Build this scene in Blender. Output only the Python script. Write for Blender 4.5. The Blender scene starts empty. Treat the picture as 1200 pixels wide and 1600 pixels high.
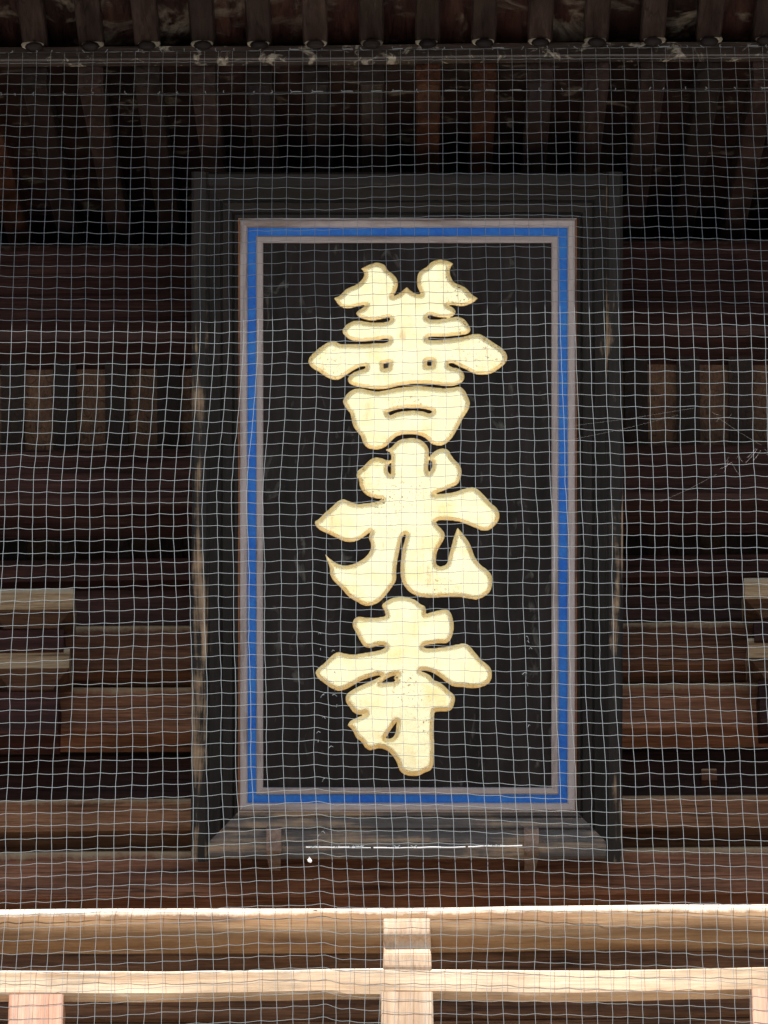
import bpy, bmesh, math, random
import numpy as np
from mathutils import Vector, Matrix, noise
random.seed(7)
S = bpy.context.scene
COL = S.collection
R = math.radians

# ------------------------------------------------------------------ camera
PITCH, F_PX, DIST = R(33.0), 8040.0, 24.0
CAM = Vector((0.0, -DIST*math.cos(PITCH), 1.6))
yaw, roll = 36.0/F_PX, R(0.30)
fwd = Matrix.Rotation(yaw, 3, 'Z') @ Vector((0, math.cos(PITCH), math.sin(PITCH)))
rt0 = fwd.cross(Vector((0, 0, 1))).normalized()
up0 = rt0.cross(fwd).normalized()
RT = rt0*math.cos(roll) - up0*math.sin(roll)
UP = rt0*math.sin(roll) + up0*math.cos(roll)
cd = bpy.data.cameras.new('camera')
cam = bpy.data.objects.new('camera', cd); COL.objects.link(cam)
cd.sensor_fit = 'VERTICAL'; cd.sensor_height = 36.0; cd.lens = 36.0*F_PX/1600.0
cd.clip_start = 0.5; cd.clip_end = 2000
cam.matrix_world = Matrix((
    (RT.x, UP.x, -fwd.x, CAM.x), (RT.y, UP.y, -fwd.y, CAM.y),
    (RT.z, UP.z, -fwd.z, CAM.z), (0, 0, 0, 1)))
S.camera = cam

# ------------------------------------------------------------------ light
SUN_EL, SUN_AZ = R(56), R(190)           # azimuth measured from +Y towards +X
w = bpy.data.worlds.new('World'); S.world = w; w.use_nodes = True
nt = w.node_tree
sky = nt.nodes.new('ShaderNodeTexSky'); sky.sky_type = 'NISHITA'; sky.sun_disc = False
sky.sun_elevation = SUN_EL; sky.sun_rotation = SUN_AZ
bgn = nt.nodes['Background']; bgn.inputs['Strength'].default_value = 0.068
nt.links.new(sky.outputs['Color'], bgn.inputs['Color'])
sd = Vector((math.sin(SUN_AZ)*math.cos(SUN_EL), math.cos(SUN_AZ)*math.cos(SUN_EL), math.sin(SUN_EL)))
sl = bpy.data.lights.new('sun', 'SUN'); sl.energy = 4.6; sl.angle = R(0.5); sl.color = (1.0, 0.955, 0.88)
so = bpy.data.objects.new('sun', sl); COL.objects.link(so)
so.rotation_euler = sd.to_track_quat('Z', 'Y').to_euler(); so.location = (0, -30, 40)
S.view_settings.view_transform = 'Standard'; S.view_settings.look = 'None'
S.view_settings.gamma = 1.0; S.view_settings.use_curve_mapping = False
S.view_settings.exposure = 1.0

# ------------------------------------------------------------------ helpers
def zat(py, y, px=636):
    """height at which the sight line of a photo row meets the upright plane y"""
    d = fwd + RT*((px-600)/F_PX) + UP*((800-py)/F_PX)
    return CAM.z + d.z*(y-CAM.y)/d.y
def xat(px, py, y):
    d = fwd + RT*((px-600)/F_PX) + UP*((800-py)/F_PX)
    return CAM.x + d.x*(y-CAM.y)/d.y

def tag(o, label=None, cat=None, group=None, kind=None):
    if label: o['label'] = label
    if cat: o['category'] = cat
    if group: o['group'] = group
    if kind: o['kind'] = kind
    return o
def empty(name, loc):
    o = bpy.data.objects.new(name, None); COL.objects.link(o); o.location = loc; o.empty_display_size = .2
    return o
WORLD = {}
def wl(o):
    return WORLD.get(o.name, Vector((0, 0, 0))) if o else Vector((0, 0, 0))
def mesh_obj(name, verts, faces, mat, parent=None, loc=(0, 0, 0), smooth=False):
    me = bpy.data.meshes.new(name); me.from_pydata([tuple(v) for v in verts], [], faces)
    me.update()
    if mat: me.materials.append(mat)
    if smooth:
        for p in me.polygons: p.use_smooth = True
    return link_mesh(name, me, parent, loc)
def link_mesh(name, me, parent=None, loc=(0, 0, 0)):
    o = bpy.data.objects.new(name, me); COL.objects.link(o)
    loc = Vector(loc); o.location = loc - wl(parent); o.parent = parent
    WORLD[o.name] = loc
    return o
def chamfer(a0, a1, b0, b1, c):
    return [(a0+c, b0), (a1-c, b0), (a1, b0+c), (a1, b1-c), (a1-c, b1), (a0+c, b1), (a0, b1-c), (a0, b0+c)]
def sweep(profile, ts, axis, jit=0.0, seed=0.0, bow=0.0):
    """extrude a closed profile along an axis; every ring shifts and swells a little"""
    n = len(profile); V = []; F = []
    for k, t in enumerate(ts):
        ja = jit*noise.noise(Vector((t*1.3+seed, 1.7, seed))); jb = jit*noise.noise(Vector((t*1.1+seed, 9.2, seed)))
        for q, (a, b) in enumerate(profile):
            e = jit*.55*noise.noise(Vector((t*5.1, q*2.3+seed, 4.4)))
            a2, b2 = a+ja+e, b+jb+e
            V.append((t, a2, b2) if axis == 'X' else (a2, t, b2) if axis == 'Y' else (a2, b2, t))
    m = len(ts)
    for k in range(m-1):
        for q in range(n):
            p, r = k*n+q, k*n+(q+1) % n
            F.append((p, r, r+n, p+n))
    F.append(tuple(range(n))[::-1]); F.append(tuple(range((m-1)*n, m*n)))
    me_v = V
    return me_v, F
def fix(o):
    bm = bmesh.new(); bm.from_mesh(o.data); bmesh.ops.recalc_face_normals(bm, faces=bm.faces); bm.to_mesh(o.data); bm.free()
    return o
def steps(a, b, d):
    n = max(1, int(round(abs(b-a)/d))); return [a+(b-a)*i/n for i in range(n+1)]
SEED = [0.0]
def beam(name, parent, mat, x, y, z, axis='X', c=.012, jit=.006, step=.16):
    """chamfered timber between (x0,x1),(y0,y1),(z0,z1) with its long side along axis"""
    SEED[0] += 3.7
    ctr = Vector(((x[0]+x[1])/2, (y[0]+y[1])/2, (z[0]+z[1])/2))
    hx, hy, hz = (x[1]-x[0])/2, (y[1]-y[0])/2, (z[1]-z[0])/2
    if axis == 'X': pr, L = chamfer(-hy, hy, -hz, hz, c), hx
    elif axis == 'Y': pr, L = chamfer(-hx, hx, -hz, hz, c), hy
    else: pr, L = chamfer(-hx, hx, -hy, hy, c), hz
    V, F = sweep(pr, steps(-L, L, step), axis, jit, SEED[0])
    return fix(mesh_obj(name, V, F, mat, parent, ctr))

# ------------------------------------------------------------------ materials
def newmat(name):
    m = bpy.data.materials.new(name); m.use_nodes = True
    t = m.node_tree; b = t.nodes['Principled BSDF']
    return m, t, b
def N(t, typ, **kw):
    n = t.nodes.new(typ)
    for k, v in kw.items():
        if k in n.inputs: n.inputs[k].default_value = v
        else: setattr(n, k, v)
    return n
def ramp(t, fac, stops):
    r = t.nodes.new('ShaderNodeValToRGB'); t.links.new(fac, r.inputs[0])
    e = r.color_ramp.elements
    while len(e) < len(stops): e.new(0.5)
    for el, (p, c) in zip(e, stops):
        el.position = p; el.color = (c, c, c, 1) if isinstance(c, (int, float)) else (*c, 1)
    return r.outputs[0]
def mix(t, fac, a, b, typ='MIX'):
    m = t.nodes.new('ShaderNodeMix'); m.data_type = 'RGBA'; m.blend_type = typ
    for sock, v in ((m.inputs[0], fac), (m.inputs[6], a), (m.inputs[7], b)):
        if isinstance(v, (int, float)): sock.default_value = v
        elif isinstance(v, tuple): sock.default_value = (*v, 1)
        else: t.links.new(v, sock)
    return m.outputs[2]
def math_(t, op, a, b=0.0, clamp=False):
    m = t.nodes.new('ShaderNodeMath'); m.operation = op; m.use_clamp = clamp
    for i, v in ((0, a), (1, b)):
        if isinstance(v, (int, float)): m.inputs[i].default_value = v
        else: t.links.new(v, m.inputs[i])
    return m.outputs[0]
def coords(t, axis=None, stretch=14.0, rnd=True):
    tc = t.nodes.new('ShaderNodeTexCoord'); v = tc.outputs['Object']
    if rnd:
        oi = t.nodes.new('ShaderNodeObjectInfo')
        s = math_(t, 'MULTIPLY', oi.outputs['Random'], 57.0)
        cx = t.nodes.new('ShaderNodeCombineXYZ')
        for i in range(3): t.links.new(s, cx.inputs[i])
        va = t.nodes.new('ShaderNodeVectorMath'); va.operation = 'ADD'
        t.links.new(v, va.inputs[0]); t.links.new(cx.outputs[0], va.inputs[1]); v = va.outputs[0]
    mp = t.nodes.new('ShaderNodeMapping')
    sc = [1, 1, 1]
    if axis: sc['XYZ'.index(axis)] = 1.0/stretch
    mp.inputs['Scale'].default_value = sc
    t.links.new(v, mp.inputs['Vector'])
    return mp.outputs[0], v
def wood(name, axis, c0, c1, c2, rough=.62, grain=42.0, var=.35, top_wear_light=None, spec=.2, bump=.35, patch=None, worn=None, soft=1.0):
    m, t, b = newmat(name)
    g, v = coords(t, axis)
    n1 = N(t, 'ShaderNodeTexNoise', Scale=grain*.35, Detail=8.0, Roughness=.62, Distortion=.6); t.links.new(g, n1.inputs['Vector'])
    n2 = N(t, 'ShaderNodeTexNoise', Scale=grain*2.6, Detail=5.0, Roughness=.7); t.links.new(g, n2.inputs['Vector'])
    n3 = N(t, 'ShaderNodeTexNoise', Scale=2.3, Detail=4.0, Roughness=.6); t.links.new(v, n3.inputs['Vector'])
    col = ramp(t, n1.outputs['Fac'], [(.28, c0), (.5, c1), (.75, c2)])
    fib = ramp(t, n2.outputs['Fac'], [(.32, .45), (.66, 1.3)])
    col = mix(t, .75*soft, col, fib, 'MULTIPLY')
    mc = N(t, 'ShaderNodeMapping'); sc_ = [1, 1, 1]; sc_['XYZ'.index(axis)] = .3; mc.inputs['Scale'].default_value = sc_; t.links.new(g, mc.inputs['Vector'])
    n7 = N(t, 'ShaderNodeTexNoise', Scale=grain*.28, Detail=3.0, Roughness=.5); t.links.new(mc.outputs[0], n7.inputs['Vector'])
    col = mix(t, .8*soft*soft, col, ramp(t, n7.outputs['Fac'], [(.485, 1.0), (.50, .22), (.515, 1.0)]), 'MULTIPLY')
    blot = ramp(t, n3.outputs['Fac'], [(.25, .55), (.72, 1.3)])
    col = mix(t, .8, col, blot, 'MULTIPLY')
    oi = t.nodes.new('ShaderNodeObjectInfo')
    vr = math_(t, 'ADD', math_(t, 'MULTIPLY', oi.outputs['Random'], 2*var), 1-var)
    cc = t.nodes.new('ShaderNodeCombineXYZ')
    for i in range(3): t.links.new(vr, cc.inputs[i])
    col = mix(t, 1.0, col, cc.outputs[0], 'MULTIPLY')
    if patch:      # broad pale weathered or dark stained patches
        pc, lo, hi, ps = patch
        n5 = N(t, 'ShaderNodeTexNoise', Scale=ps, Detail=6.0, Roughness=.68, Distortion=.8); t.links.new(v, n5.inputs['Vector'])
        col = mix(t, ramp(t, n5.outputs['Fac'], [(lo, 0.0), (hi, 1.0)]), col, pc)
    if worn:       # streaks along the grain where the paint has gone
        wc, lo, hi, ws = worn
        n6 = N(t, 'ShaderNodeTexNoise', Scale=ws, Detail=7.0, Roughness=.7, Distortion=.3); t.links.new(g, n6.inputs['Vector'])
        col = mix(t, ramp(t, n6.outputs['Fac'], [(lo, 0.0), (hi, 1.0)]), col, wc)
    if top_wear_light:   # ragged pale dusty edge along the upper arris; painted sunlight on the handrail
        tc = t.nodes.new('ShaderNodeTexCoord'); sx = t.nodes.new('ShaderNodeSeparateXYZ'); t.links.new(tc.outputs['Generated'], sx.inputs[0])
        n4 = N(t, 'ShaderNodeTexNoise', Scale=9.0, Detail=6.0, Roughness=.75); t.links.new(v, n4.inputs['Vector'])
        e = math_(t, 'ADD', sx.outputs['Z'], math_(t, 'MULTIPLY', math_(t, 'SUBTRACT', n4.outputs['Fac'], .5), .35))
        col = mix(t, ramp(t, e, [(top_wear_light[1], 0.0), (min(1.0, top_wear_light[1]+.14), 1.0)]), col, top_wear_light[0])
    t.links.new(col, b.inputs['Base Color'])
    rr = ramp(t, n1.outputs['Fac'], [(.3, rough-.08), (.7, min(1, rough+.12))]); t.links.new(rr, b.inputs['Roughness'])
    b.inputs['Specular IOR Level'].default_value = spec
    bp = N(t, 'ShaderNodeBump', Strength=bump, Distance=.006)
    hh = math_(t, 'ADD', n1.outputs['Fac'], math_(t, 'MULTIPLY', n2.outputs['Fac'], .6))
    t.links.new(hh, bp.inputs['Height']); t.links.new(bp.outputs[0], b.inputs['Normal'])
    return m
D0, D1, D2 = (.018, .0075, .007), (.042, .019, .017), (.078, .038, .032)
B0, B1, B2 = (.080, .033, .019), (.18, .080, .046), (.30, .152, .09)
dust = (.34, .27, .18)
M_dark = wood('dark_timber', 'X', D0, D1, D2, top_wear_light=((.09, .075, .06), .93))
M_darkred = wood('dark_red_timber', 'X', (.020, .007, .0065), (.046, .017, .0145), (.082, .034, .028))
M_brown = wood('brown_timber', 'X', B0, B1, B2, top_wear_light=(dust, .80))
M_brown2 = wood('warm_brown_timber', 'X', (.13, .055, .028), (.265, .126, .066), (.40, .215, .122), top_wear_light=(dust, .80), var=.12)
M_black = wood('black_timber', 'X', (.008, .006, .005), (.016, .011, .01), (.03, .02, .016))  # also stands in for shadow in the recesses between beams
M_block = wood('pale_bracket_timber', 'X', (.22, .14, .072), (.38, .265, .155), (.52, .40, .27), var=.1, top_wear_light=((.36, .32, .25), .72))
M_foot_shade = wood('shaded_block_foot', 'X', (.03, .014, .008), (.07, .034, .019), (.12, .065, .036), var=.1)  # darker than the block; shade of the down-facing taper put into the colour
M_raft = wood('rafter_timber', 'Y', (.011, .006, .005), (.026, .0145, .0115), (.054, .032, .026), rough=.45, spec=.5, var=.55)
M_raftr = wood('reddish_rafter_timber', 'Y', (.02, .007, .004), (.045, .017, .009), (.09, .036, .018), rough=.5, var=.45)
M_bay = wood('soffit_board', 'Y', (.010, .005, .004), (.022, .011, .009), (.04, .021, .016), rough=.5, var=.6, patch=((.13, .11, .085), .58, .66, 5.0))
M_flyb = wood('eave_soffit_board', 'Y', (.012, .006, .005), (.032, .013, .010), (.06, .028, .02), rough=.38, spec=.5, var=.6, patch=((.20, .17, .13), .52, .68, 3.6))
M_rim = wood('worn_plug_rim', 'X', (.12, .10, .07), (.30, .26, .19), (.46, .40, .31), rough=.5)
M_fly = wood('flying_rafter_timber', 'Y', (.012, .0068, .0055), (.029, .017, .0135), (.056, .035, .028), rough=.42, spec=.5, var=.4)
M_kioi = wood('weathered_eave_board', 'X', (.014, .009, .007), (.034, .023, .018), (.065, .048, .036), rough=.42, spec=.5, patch=((.36, .32, .25), .55, .64, 11.0))
M_rib = wood('rib_timber', 'Z', (.007, .0045, .004), (.015, .009, .0075), (.03, .018, .014), var=.6)
M_cove = wood('cove_board', 'Z', (.06, .03, .018), (.11, .06, .036), (.17, .098, .06), var=.3)
M_cove_shade = wood('shaded_cove_board', 'Z', (.016, .009, .006), (.035, .02, .013), (.06, .036, .024), var=.3)  # darker copy of the cove boards; shade of the lower gap is in the colour
M_rail = wood('bleached_toplit_rail', 'X', (.12, .058, .026), (.26, .15, .075), (.44, .31, .19), rough=.75, grain=34, var=.04, top_wear_light=((.58, .50, .41), .60), bump=.5, soft=.5)  # bleached top also carries painted sunlight; base darkened for the shaded lower half
M_rail2 = wood('pale_middle_rail', 'X', (.33, .20, .11), (.48, .35, .235), (.60, .48, .36), rough=.75, grain=34, var=.04, top_wear_light=((.68, .61, .52), .82), bump=.5, soft=.5)
M_post = wood('sun_bleached_post', 'Z', (.40, .25, .15), (.55, .40, .28), (.66, .53, .41), rough=.75, grain=34, var=.08, bump=.5, soft=.5)
M_pink = wood('reddish_post', 'Z', (.40, .20, .13), (.52, .30, .21), (.60, .40, .30), rough=.75, grain=34, var=.06, soft=.5)
M_floor = wood('balcony_floor', 'Y', (.27, .19, .125), (.38, .29, .20), (.47, .38, .29), rough=.8, var=.2)
M_wall = wood('wall_board', 'X', (.06, .026, .013), (.14, .064, .03), (.22, .11, .056), var=.3)
M_roof = wood('roof_shingle', 'X', (.05, .045, .04), (.09, .08, .07), (.14, .12, .10), rough=.85)

# plaque materials
def frame_mat(name, axis, wear_amt, k=1.0):
    m, t, b = newmat(name)
    g, v = coords(t, axis, 16.0, False)
    n1 = N(t, 'ShaderNodeTexNoise', Scale=16.0, Detail=8.0, Roughness=.65, Distortion=.4); t.links.new(g, n1.inputs['Vector'])
    n2 = N(t, 'ShaderNodeTexNoise', Scale=95.0, Detail=5.0, Roughness=.7); t.links.new(g, n2.inputs['Vector'])
    n3 = N(t, 'ShaderNodeTexNoise', Scale=3.0, Detail=5.0, Roughness=.6); t.links.new(v, n3.inputs['Vector'])
    col = ramp(t, n1.outputs['Fac'], [(.3, (.011*k, .0098*k, .0095*k)), (.55, (.022*k, .0195*k, .0188*k)), (.8, (.042*k, .037*k, .035*k))])
    col = mix(t, .7, col, ramp(t, n2.outputs['Fac'], [(.3, .65), (.7, 1.2)]), 'MULTIPLY')
    col = mix(t, .6, col, ramp(t, n3.outputs['Fac'], [(.3, .65), (.7, 1.25)]), 'MULTIPLY')
    wsum = math_(t, 'ADD', math_(t, 'MULTIPLY', n1.outputs['Fac'], .65), math_(t, 'MULTIPLY', n3.outputs['Fac'], .45))
    col = mix(t, ramp(t, wsum, [(wear_amt, 0.0), (wear_amt+.10, 1.0)]), col, (.38, .27, .175))
    t.links.new(col, b.inputs['Base Color']); b.inputs['Roughness'].default_value = .6
    b.inputs['Specular IOR Level'].default_value = .2
    bp = N(t, 'ShaderNodeBump', Strength=.4, Distance=.006)
    t.links.new(math_(t, 'ADD', n1.outputs['Fac'], math_(t, 'MULTIPLY', n2.outputs['Fac'], .5)), bp.inputs['Height'])
    t.links.new(bp.outputs[0], b.inputs['Normal'])
    return m
M_fx = frame_mat('black_frame_rail', 'X', .66, .85)
M_fy = frame_mat('black_frame_stile', 'Y', .69, .85)
M_fb = frame_mat('worn_skylit_bottom_rail', 'X', .545, 6.5)  # real wear, plus a base colour lifted to paint in skylight
M_band = frame_mat('worn_frame_edge', 'Y', .575)
def paint(name, c, c2, lo, hi, sc, rough=.6, axis=None, spec=.3):
    m, t, b = newmat(name)
    g, v = coords(t, axis, 8.0)
    n = N(t, 'ShaderNodeTexNoise', Scale=sc, Detail=7.0, Roughness=.68, Distortion=.5); t.links.new(g, n.inputs['Vector'])
    f = N(t, 'ShaderNodeTexNoise', Scale=sc*9, Detail=4.0, Roughness=.7); t.links.new(g, f.inputs['Vector'])
    col = mix(t, ramp(t, n.outputs['Fac'], [(lo, 0.0), (hi, 1.0)]), c, c2)
    col = mix(t, .5, col, ramp(t, f.outputs['Fac'], [(.3, .75), (.7, 1.15)]), 'MULTIPLY')
    t.links.new(col, b.inputs['Base Color']); b.inputs['Roughness'].default_value = rough
    b.inputs['Specular IOR Level'].default_value = spec
    bp = N(t, 'ShaderNodeBump', Strength=.25, Distance=.003); t.links.new(f.outputs['Fac'], bp.inputs['Height'])
    t.links.new(bp.outputs[0], b.inputs['Normal'])
    return m
M_trimx = paint('faded_mauve_trim', (.42, .38, .39), (.20, .155, .135), .52, .68, 9.0, axis='X')
M_trimy = paint('faded_mauve_trim_upright', (.42, .38, .39), (.20, .155, .135), .52, .68, 9.0, axis='Y')
M_rust = paint('rusty_trim_edge', (.26, .10, .035), (.10, .035, .015), .45, .6, 14.0, axis='Y')
M_blue = paint('ultramarine_paint', (.008, .13, .62), (.035, .23, .68), .35, .75, 6.0, rough=.6)
M_iron = paint('rusty_iron', (.32, .235, .20), (.16, .11, .085), .4, .65, 16.0, rough=.7)

m, t, b = newmat('black_lacquer_panel'); M_panel = m
g, v = coords(t, 'Y', 10.0, False)
n1 = N(t, 'ShaderNodeTexNoise', Scale=14.0, Detail=7.0, Roughness=.6); t.links.new(g, n1.inputs['Vector'])
n2 = N(t, 'ShaderNodeTexNoise', Scale=9.0, Detail=5.0, Roughness=.6, Distortion=.4); t.links.new(v, n2.inputs['Vector'])
mp = N(t, 'ShaderNodeMapping'); mp.inputs['Scale'].default_value = (1, .45, 1); t.links.new(v, mp.inputs['Vector'])
n3 = N(t, 'ShaderNodeTexNoise', Scale=13.0, Detail=4.0, Roughness=.55, Distortion=.9); t.links.new(mp.outputs[0], n3.inputs['Vector'])
col = ramp(t, n1.outputs['Fac'], [(.32, (.0055, .0045, .0045)), (.68, (.019, .0155, .0155))])
col = mix(t, math_(t, 'MULTIPLY', ramp(t, n3.outputs['Fac'], [(.62, 0.0), (.72, 1.0)]), .5), col, (.14, .14, .13))
t.links.new(col, b.inputs['Base Color'])
b.inputs['Specular IOR Level'].default_value = .18
t.links.new(ramp(t, n2.outputs['Fac'], [(.3, .5), (.7, .72)]), b.inputs['Roughness'])
bp = N(t, 'ShaderNodeBump', Strength=.25, Distance=.004); t.links.new(n1.outputs['Fac'], bp.inputs['Height']); t.links.new(bp.outputs[0], b.inputs['Normal'])

def gold(name, base, deep, rough):
    m, t, b = newmat(name)
    g, v = coords(t, None, 1, False)
    n1 = N(t, 'ShaderNodeTexNoise', Scale=7.0, Detail=6.0, Roughness=.6); t.links.new(v, n1.inputs['Vector'])
    n2 = N(t, 'ShaderNodeTexNoise', Scale=70.0, Detail=5.0, Roughness=.75); t.links.new(v, n2.inputs['Vector'])
    n3 = N(t, 'ShaderNodeTexNoise', Scale=2.2, Detail=3.0, Roughness=.5); t.links.new(v, n3.inputs['Vector'])
    # square leaf overlaps: faint steps of tone
    br = N(t, 'ShaderNodeTexBrick', Scale=1.0); br.offset = .37
    br.inputs['Brick Width'].default_value = .105; br.inputs['Row Height'].default_value = .105; br.inputs['Mortar Size'].default_value = .002
    br.inputs['Color1'].default_value = (1, 1, 1, 1); br.inputs['Color2'].default_value = (.93, .92, .88, 1); br.inputs['Mortar'].default_value = (.9, .87, .80, 1)
    wv = N(t, 'ShaderNodeVectorMath'); wv.operation = 'ADD'
    t.links.new(v, wv.inputs[0]); sc = N(t, 'ShaderNodeVectorMath'); sc.operation = 'SCALE'; sc.inputs['Scale'].default_value = .05
    t.links.new(n1.outputs['Color'], sc.inputs[0]); t.links.new(sc.outputs[0], wv.inputs[1]); t.links.new(wv.outputs[0], br.inputs['Vector'])
    col = mix(t, ramp(t, n1.outputs['Fac'], [(.50, 0.0), (.72, 1.0)]), base, deep)
    st = N(t, 'ShaderNodeMapping'); st.inputs['Scale'].default_value = (1.0, .16, 1.0); t.links.new(v, st.inputs['Vector'])
    n4 = N(t, 'ShaderNodeTexNoise', Scale=34.0, Detail=5.0, Roughness=.7, Distortion=.5); t.links.new(st.outputs[0], n4.inputs['Vector'])
    col = mix(t, math_(t, 'MULTIPLY', ramp(t, n4.outputs['Fac'], [(.60, 0.0), (.72, 1.0)]), .55), col, (.62, .36, .13))
    col = mix(t, .8, col, br.outputs['Color'], 'MULTIPLY')
    spots = math_(t, 'MULTIPLY', ramp(t, n2.outputs['Fac'], [(.575, 0.0), (.63, 1.0)]), ramp(t, n3.outputs['Fac'], [(.51, 0.0), (.62, 1.0)]))
    col = mix(t, spots, col, (.12, .07, .03))
    t.links.new(col, b.inputs['Base Color'])
    b.inputs['Metallic'].default_value = 1.0; b.inputs['Roughness'].default_value = rough
    bp = N(t, 'ShaderNodeBump', Strength=.5, Distance=.010); t.links.new(math_(t, 'ADD', math_(t, 'MULTIPLY', n2.outputs['Fac'], .25), n1.outputs['Fac']), bp.inputs['Height']); t.links.new(bp.outputs[0], b.inputs['Normal'])
    return m
M_gold = gold('gold_leaf', (.95, .91, .615), (.90, .79, .40), .23)
M_goldedge = gold('deep_gold_edge', (1.0, .80, .40), (1.0, .72, .30), .38)  # deeper, rougher gold for the bevelled border
M_goldwall = gold('ochre_gold_side', (.80, .48, .14), (.7, .38, .1), .5)

m, t, b = newmat('white_twine'); M_net = m
b.inputs['Base Color'].default_value = (.225, .25, .262, 1); b.inputs['Roughness'].default_value = .7
b.inputs['Specular IOR Level'].default_value = .1
m, t, b = newmat('white_rod'); M_rod = m
b.inputs['Base Color'].default_value = (.52, .53, .55, 1); b.inputs['Roughness'].default_value = .4
m, t, b = newmat('steel_wire'); M_wire = m
b.inputs['Base Color'].default_value = (.06, .06, .06, 1); b.inputs['Roughness'].default_value = .5; b.inputs['Metallic'].default_value = .6
m, t, b = newmat('spider_silk'); M_silk = m
b.inputs['Base Color'].default_value = (.4, .39, .36, 1); b.inputs['Roughness'].default_value = .4
m, t, b = newmat('white_down'); M_down = m
b.inputs['Base Color'].default_value = (.85, .85, .84, 1); b.inputs['Roughness'].default_value = .8

def paving(name, c1, c2, cm, bw, bh):
    m, t, b = newmat(name)
    tc = t.nodes.new('ShaderNodeTexCoord')
    br = N(t, 'ShaderNodeTexBrick', Scale=1.0); br.inputs['Brick Width'].default_value = bw; br.inputs['Row Height'].default_value = bh; br.inputs['Mortar Size'].default_value = .012
    br.inputs['Color1'].default_value = (*c1, 1); br.inputs['Color2'].default_value = (*c2, 1); br.inputs['Mortar'].default_value = (*cm, 1)
    t.links.new(tc.outputs['Object'], br.inputs['Vector'])
    n1 = N(t, 'ShaderNodeTexNoise', Scale=3.0, Detail=8.0, Roughness=.7); t.links.new(tc.outputs['Object'], n1.inputs['Vector'])
    t.links.new(mix(t, .5, br.outputs['Color'], ramp(t, n1.outputs['Fac'], [(.3, .75), (.7, 1.15)]), 'MULTIPLY'), b.inputs['Base Color'])
    b.inputs['Roughness'].default_value = .85
    return m
M_path_bounce = paving('granite_bounce_paving', (.585, .565, .545), (.535, .515, .495), (.33, .315, .30), 1.2, .6)
M_ground = paving('grey_gravel', (.12, .113, .107), (.107, .10, .095), (.095, .088, .083), .07, .05)

# ------------------------------------------------------------------ ground
mesh_obj('ground', [(-500, -500, 0), (500, -500, 0), (500, 500, 0), (-500, 500, 0)], [(0, 1, 2, 3)], M_ground)['kind'] = 'structure'
mesh_obj('path', [(-10, -75, .004), (10, -75, .004), (10, -7, .004), (-10, -7, .004)], [(0, 1, 2, 3)], M_path_bounce)['kind'] = 'structure'  # unseen paved approach, sized and made pale to reflect sunlight onto the gold

# ------------------------------------------------------------------ temple gate
gate = empty('temple_gate', (0, 1.6, 0)); WORLD['temple_gate'] = Vector((0, 1.6, 0))
tag(gate, 'dark wooden temple gate with stacked beams and eave rafters behind the plaque', 'temple gate')
W = 4.2
def band(name, mat, py0, py1, y, depth, x=(-W, W), **kw):
    """horizontal timber whose front face spans photo rows py0..py1 on the plane y"""
    return beam(name, gate, mat, x, (y, y+depth), (zat(py1, y), zat(py0, y)), 'X', **kw)
band('purlin', M_dark, 373, 521, .30, .34, c=.03)
band('tie_beam', M_dark, 694, 781, .57, .34, c=.025)
band('tie_beam', M_darkred, 868, 902, .95, .3)
band('tie_beam', M_dark, 903, 972, 1.05, .3)
band('bracket_beam', M_brown, 973, 1040, .98, .22)
band('ledge', M_brown, 1039, 1046, 1.12, .2, c=.003)
band('bracket_beam', M_black, 1044, 1072, 1.22, .2)  # shadow line between the beams, painted in as a black timber
band('bracket_beam', M_brown, 1068, 1137, 1.10, .22)
band('infill_board', M_black, 1136, 1164, 1.32, .1)  # black strip stands for the shadow under the beam above
band('infill_board', M_dark, 1164, 1250, 1.42, .1)
band('head_beam', M_brown2, 1244, 1294, 1.25, .25)
band('infill_board', M_black, 1286, 1330, 1.55, .1)
band('head_plank', M_brown, 1325, 1398, 1.16, .3)
band('lintel', M_darkred, 1396, 1440, 1.30, .3)
band('wall_board', M_wall, 1436, 1530, 1.45, .06)
band('wall_board', M_wall, 1531, 1592, 1.46, .06)
band('wall_board', M_wall, 1593, 1670, 1.45, .06)
zf = 10.78
beam('wall_board', gate, M_wall, (-W, W), (1.47, 1.55), (zf, zat(1671, 1.45)), 'X')
# shirin coves: curved ribs in front of boards, two tiers
PITCHX = .2535
def rib_mesh(path, wx, th):
    V = []; F = []
    for (y, z) in path:
        V += [(-wx, y, z), (wx, y, z), (wx, y+th, z), (-wx, y+th, z)]
    for k in range(len(path)-1):
        for q in range(4):
            a, c = k*4+q, k*4+(q+1) % 4
            F.append((a, c, c+4, a+4))
    F.append((0, 1, 2, 3)); F.append((len(V)-4, len(V)-3, len(V)-2, len(V)-1))
    return V, F
def cove(pyt, pyb, yt, yb, bmat, wx=.056):
    zt, zb = zat(pyt, yt), zat(pyb, yb)
    path = []
    for k in range(8):
        s = k/7; e = s*s*(3-2*s)
        path.append((yb+(yt-yb)*(.35*s+.65*e) - yb, (zt-zb)*s))
    V, F = rib_mesh(path, wx, .05)
    me = bpy.data.meshes.new('rib'); me.from_pydata(V, [], F); me.materials.append(M_rib); me.update()
    Vb, Fb = rib_mesh([(y+.075, z) for y, z in path], PITCHX/2-.002, .02)
    mb = bpy.data.meshes.new('cove_board'); mb.from_pydata(Vb, [], Fb); mb.materials.append(bmat); mb.update()
    for mm in (me, mb):
        bm = bmesh.new(); bm.from_mesh(mm); bmesh.ops.recalc_face_normals(bm, faces=bm.faces); bm.to_mesh(mm); bm.free()
    for k in range(-9, 9):
        x = (k+.5)*PITCHX
        link_mesh('rib', me, gate, (x, yb, zb))
        link_mesh('cove_board', mb, gate, (x+PITCHX/2, yb, zb))
cove(515, 700, .46, .72, M_cove)
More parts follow.
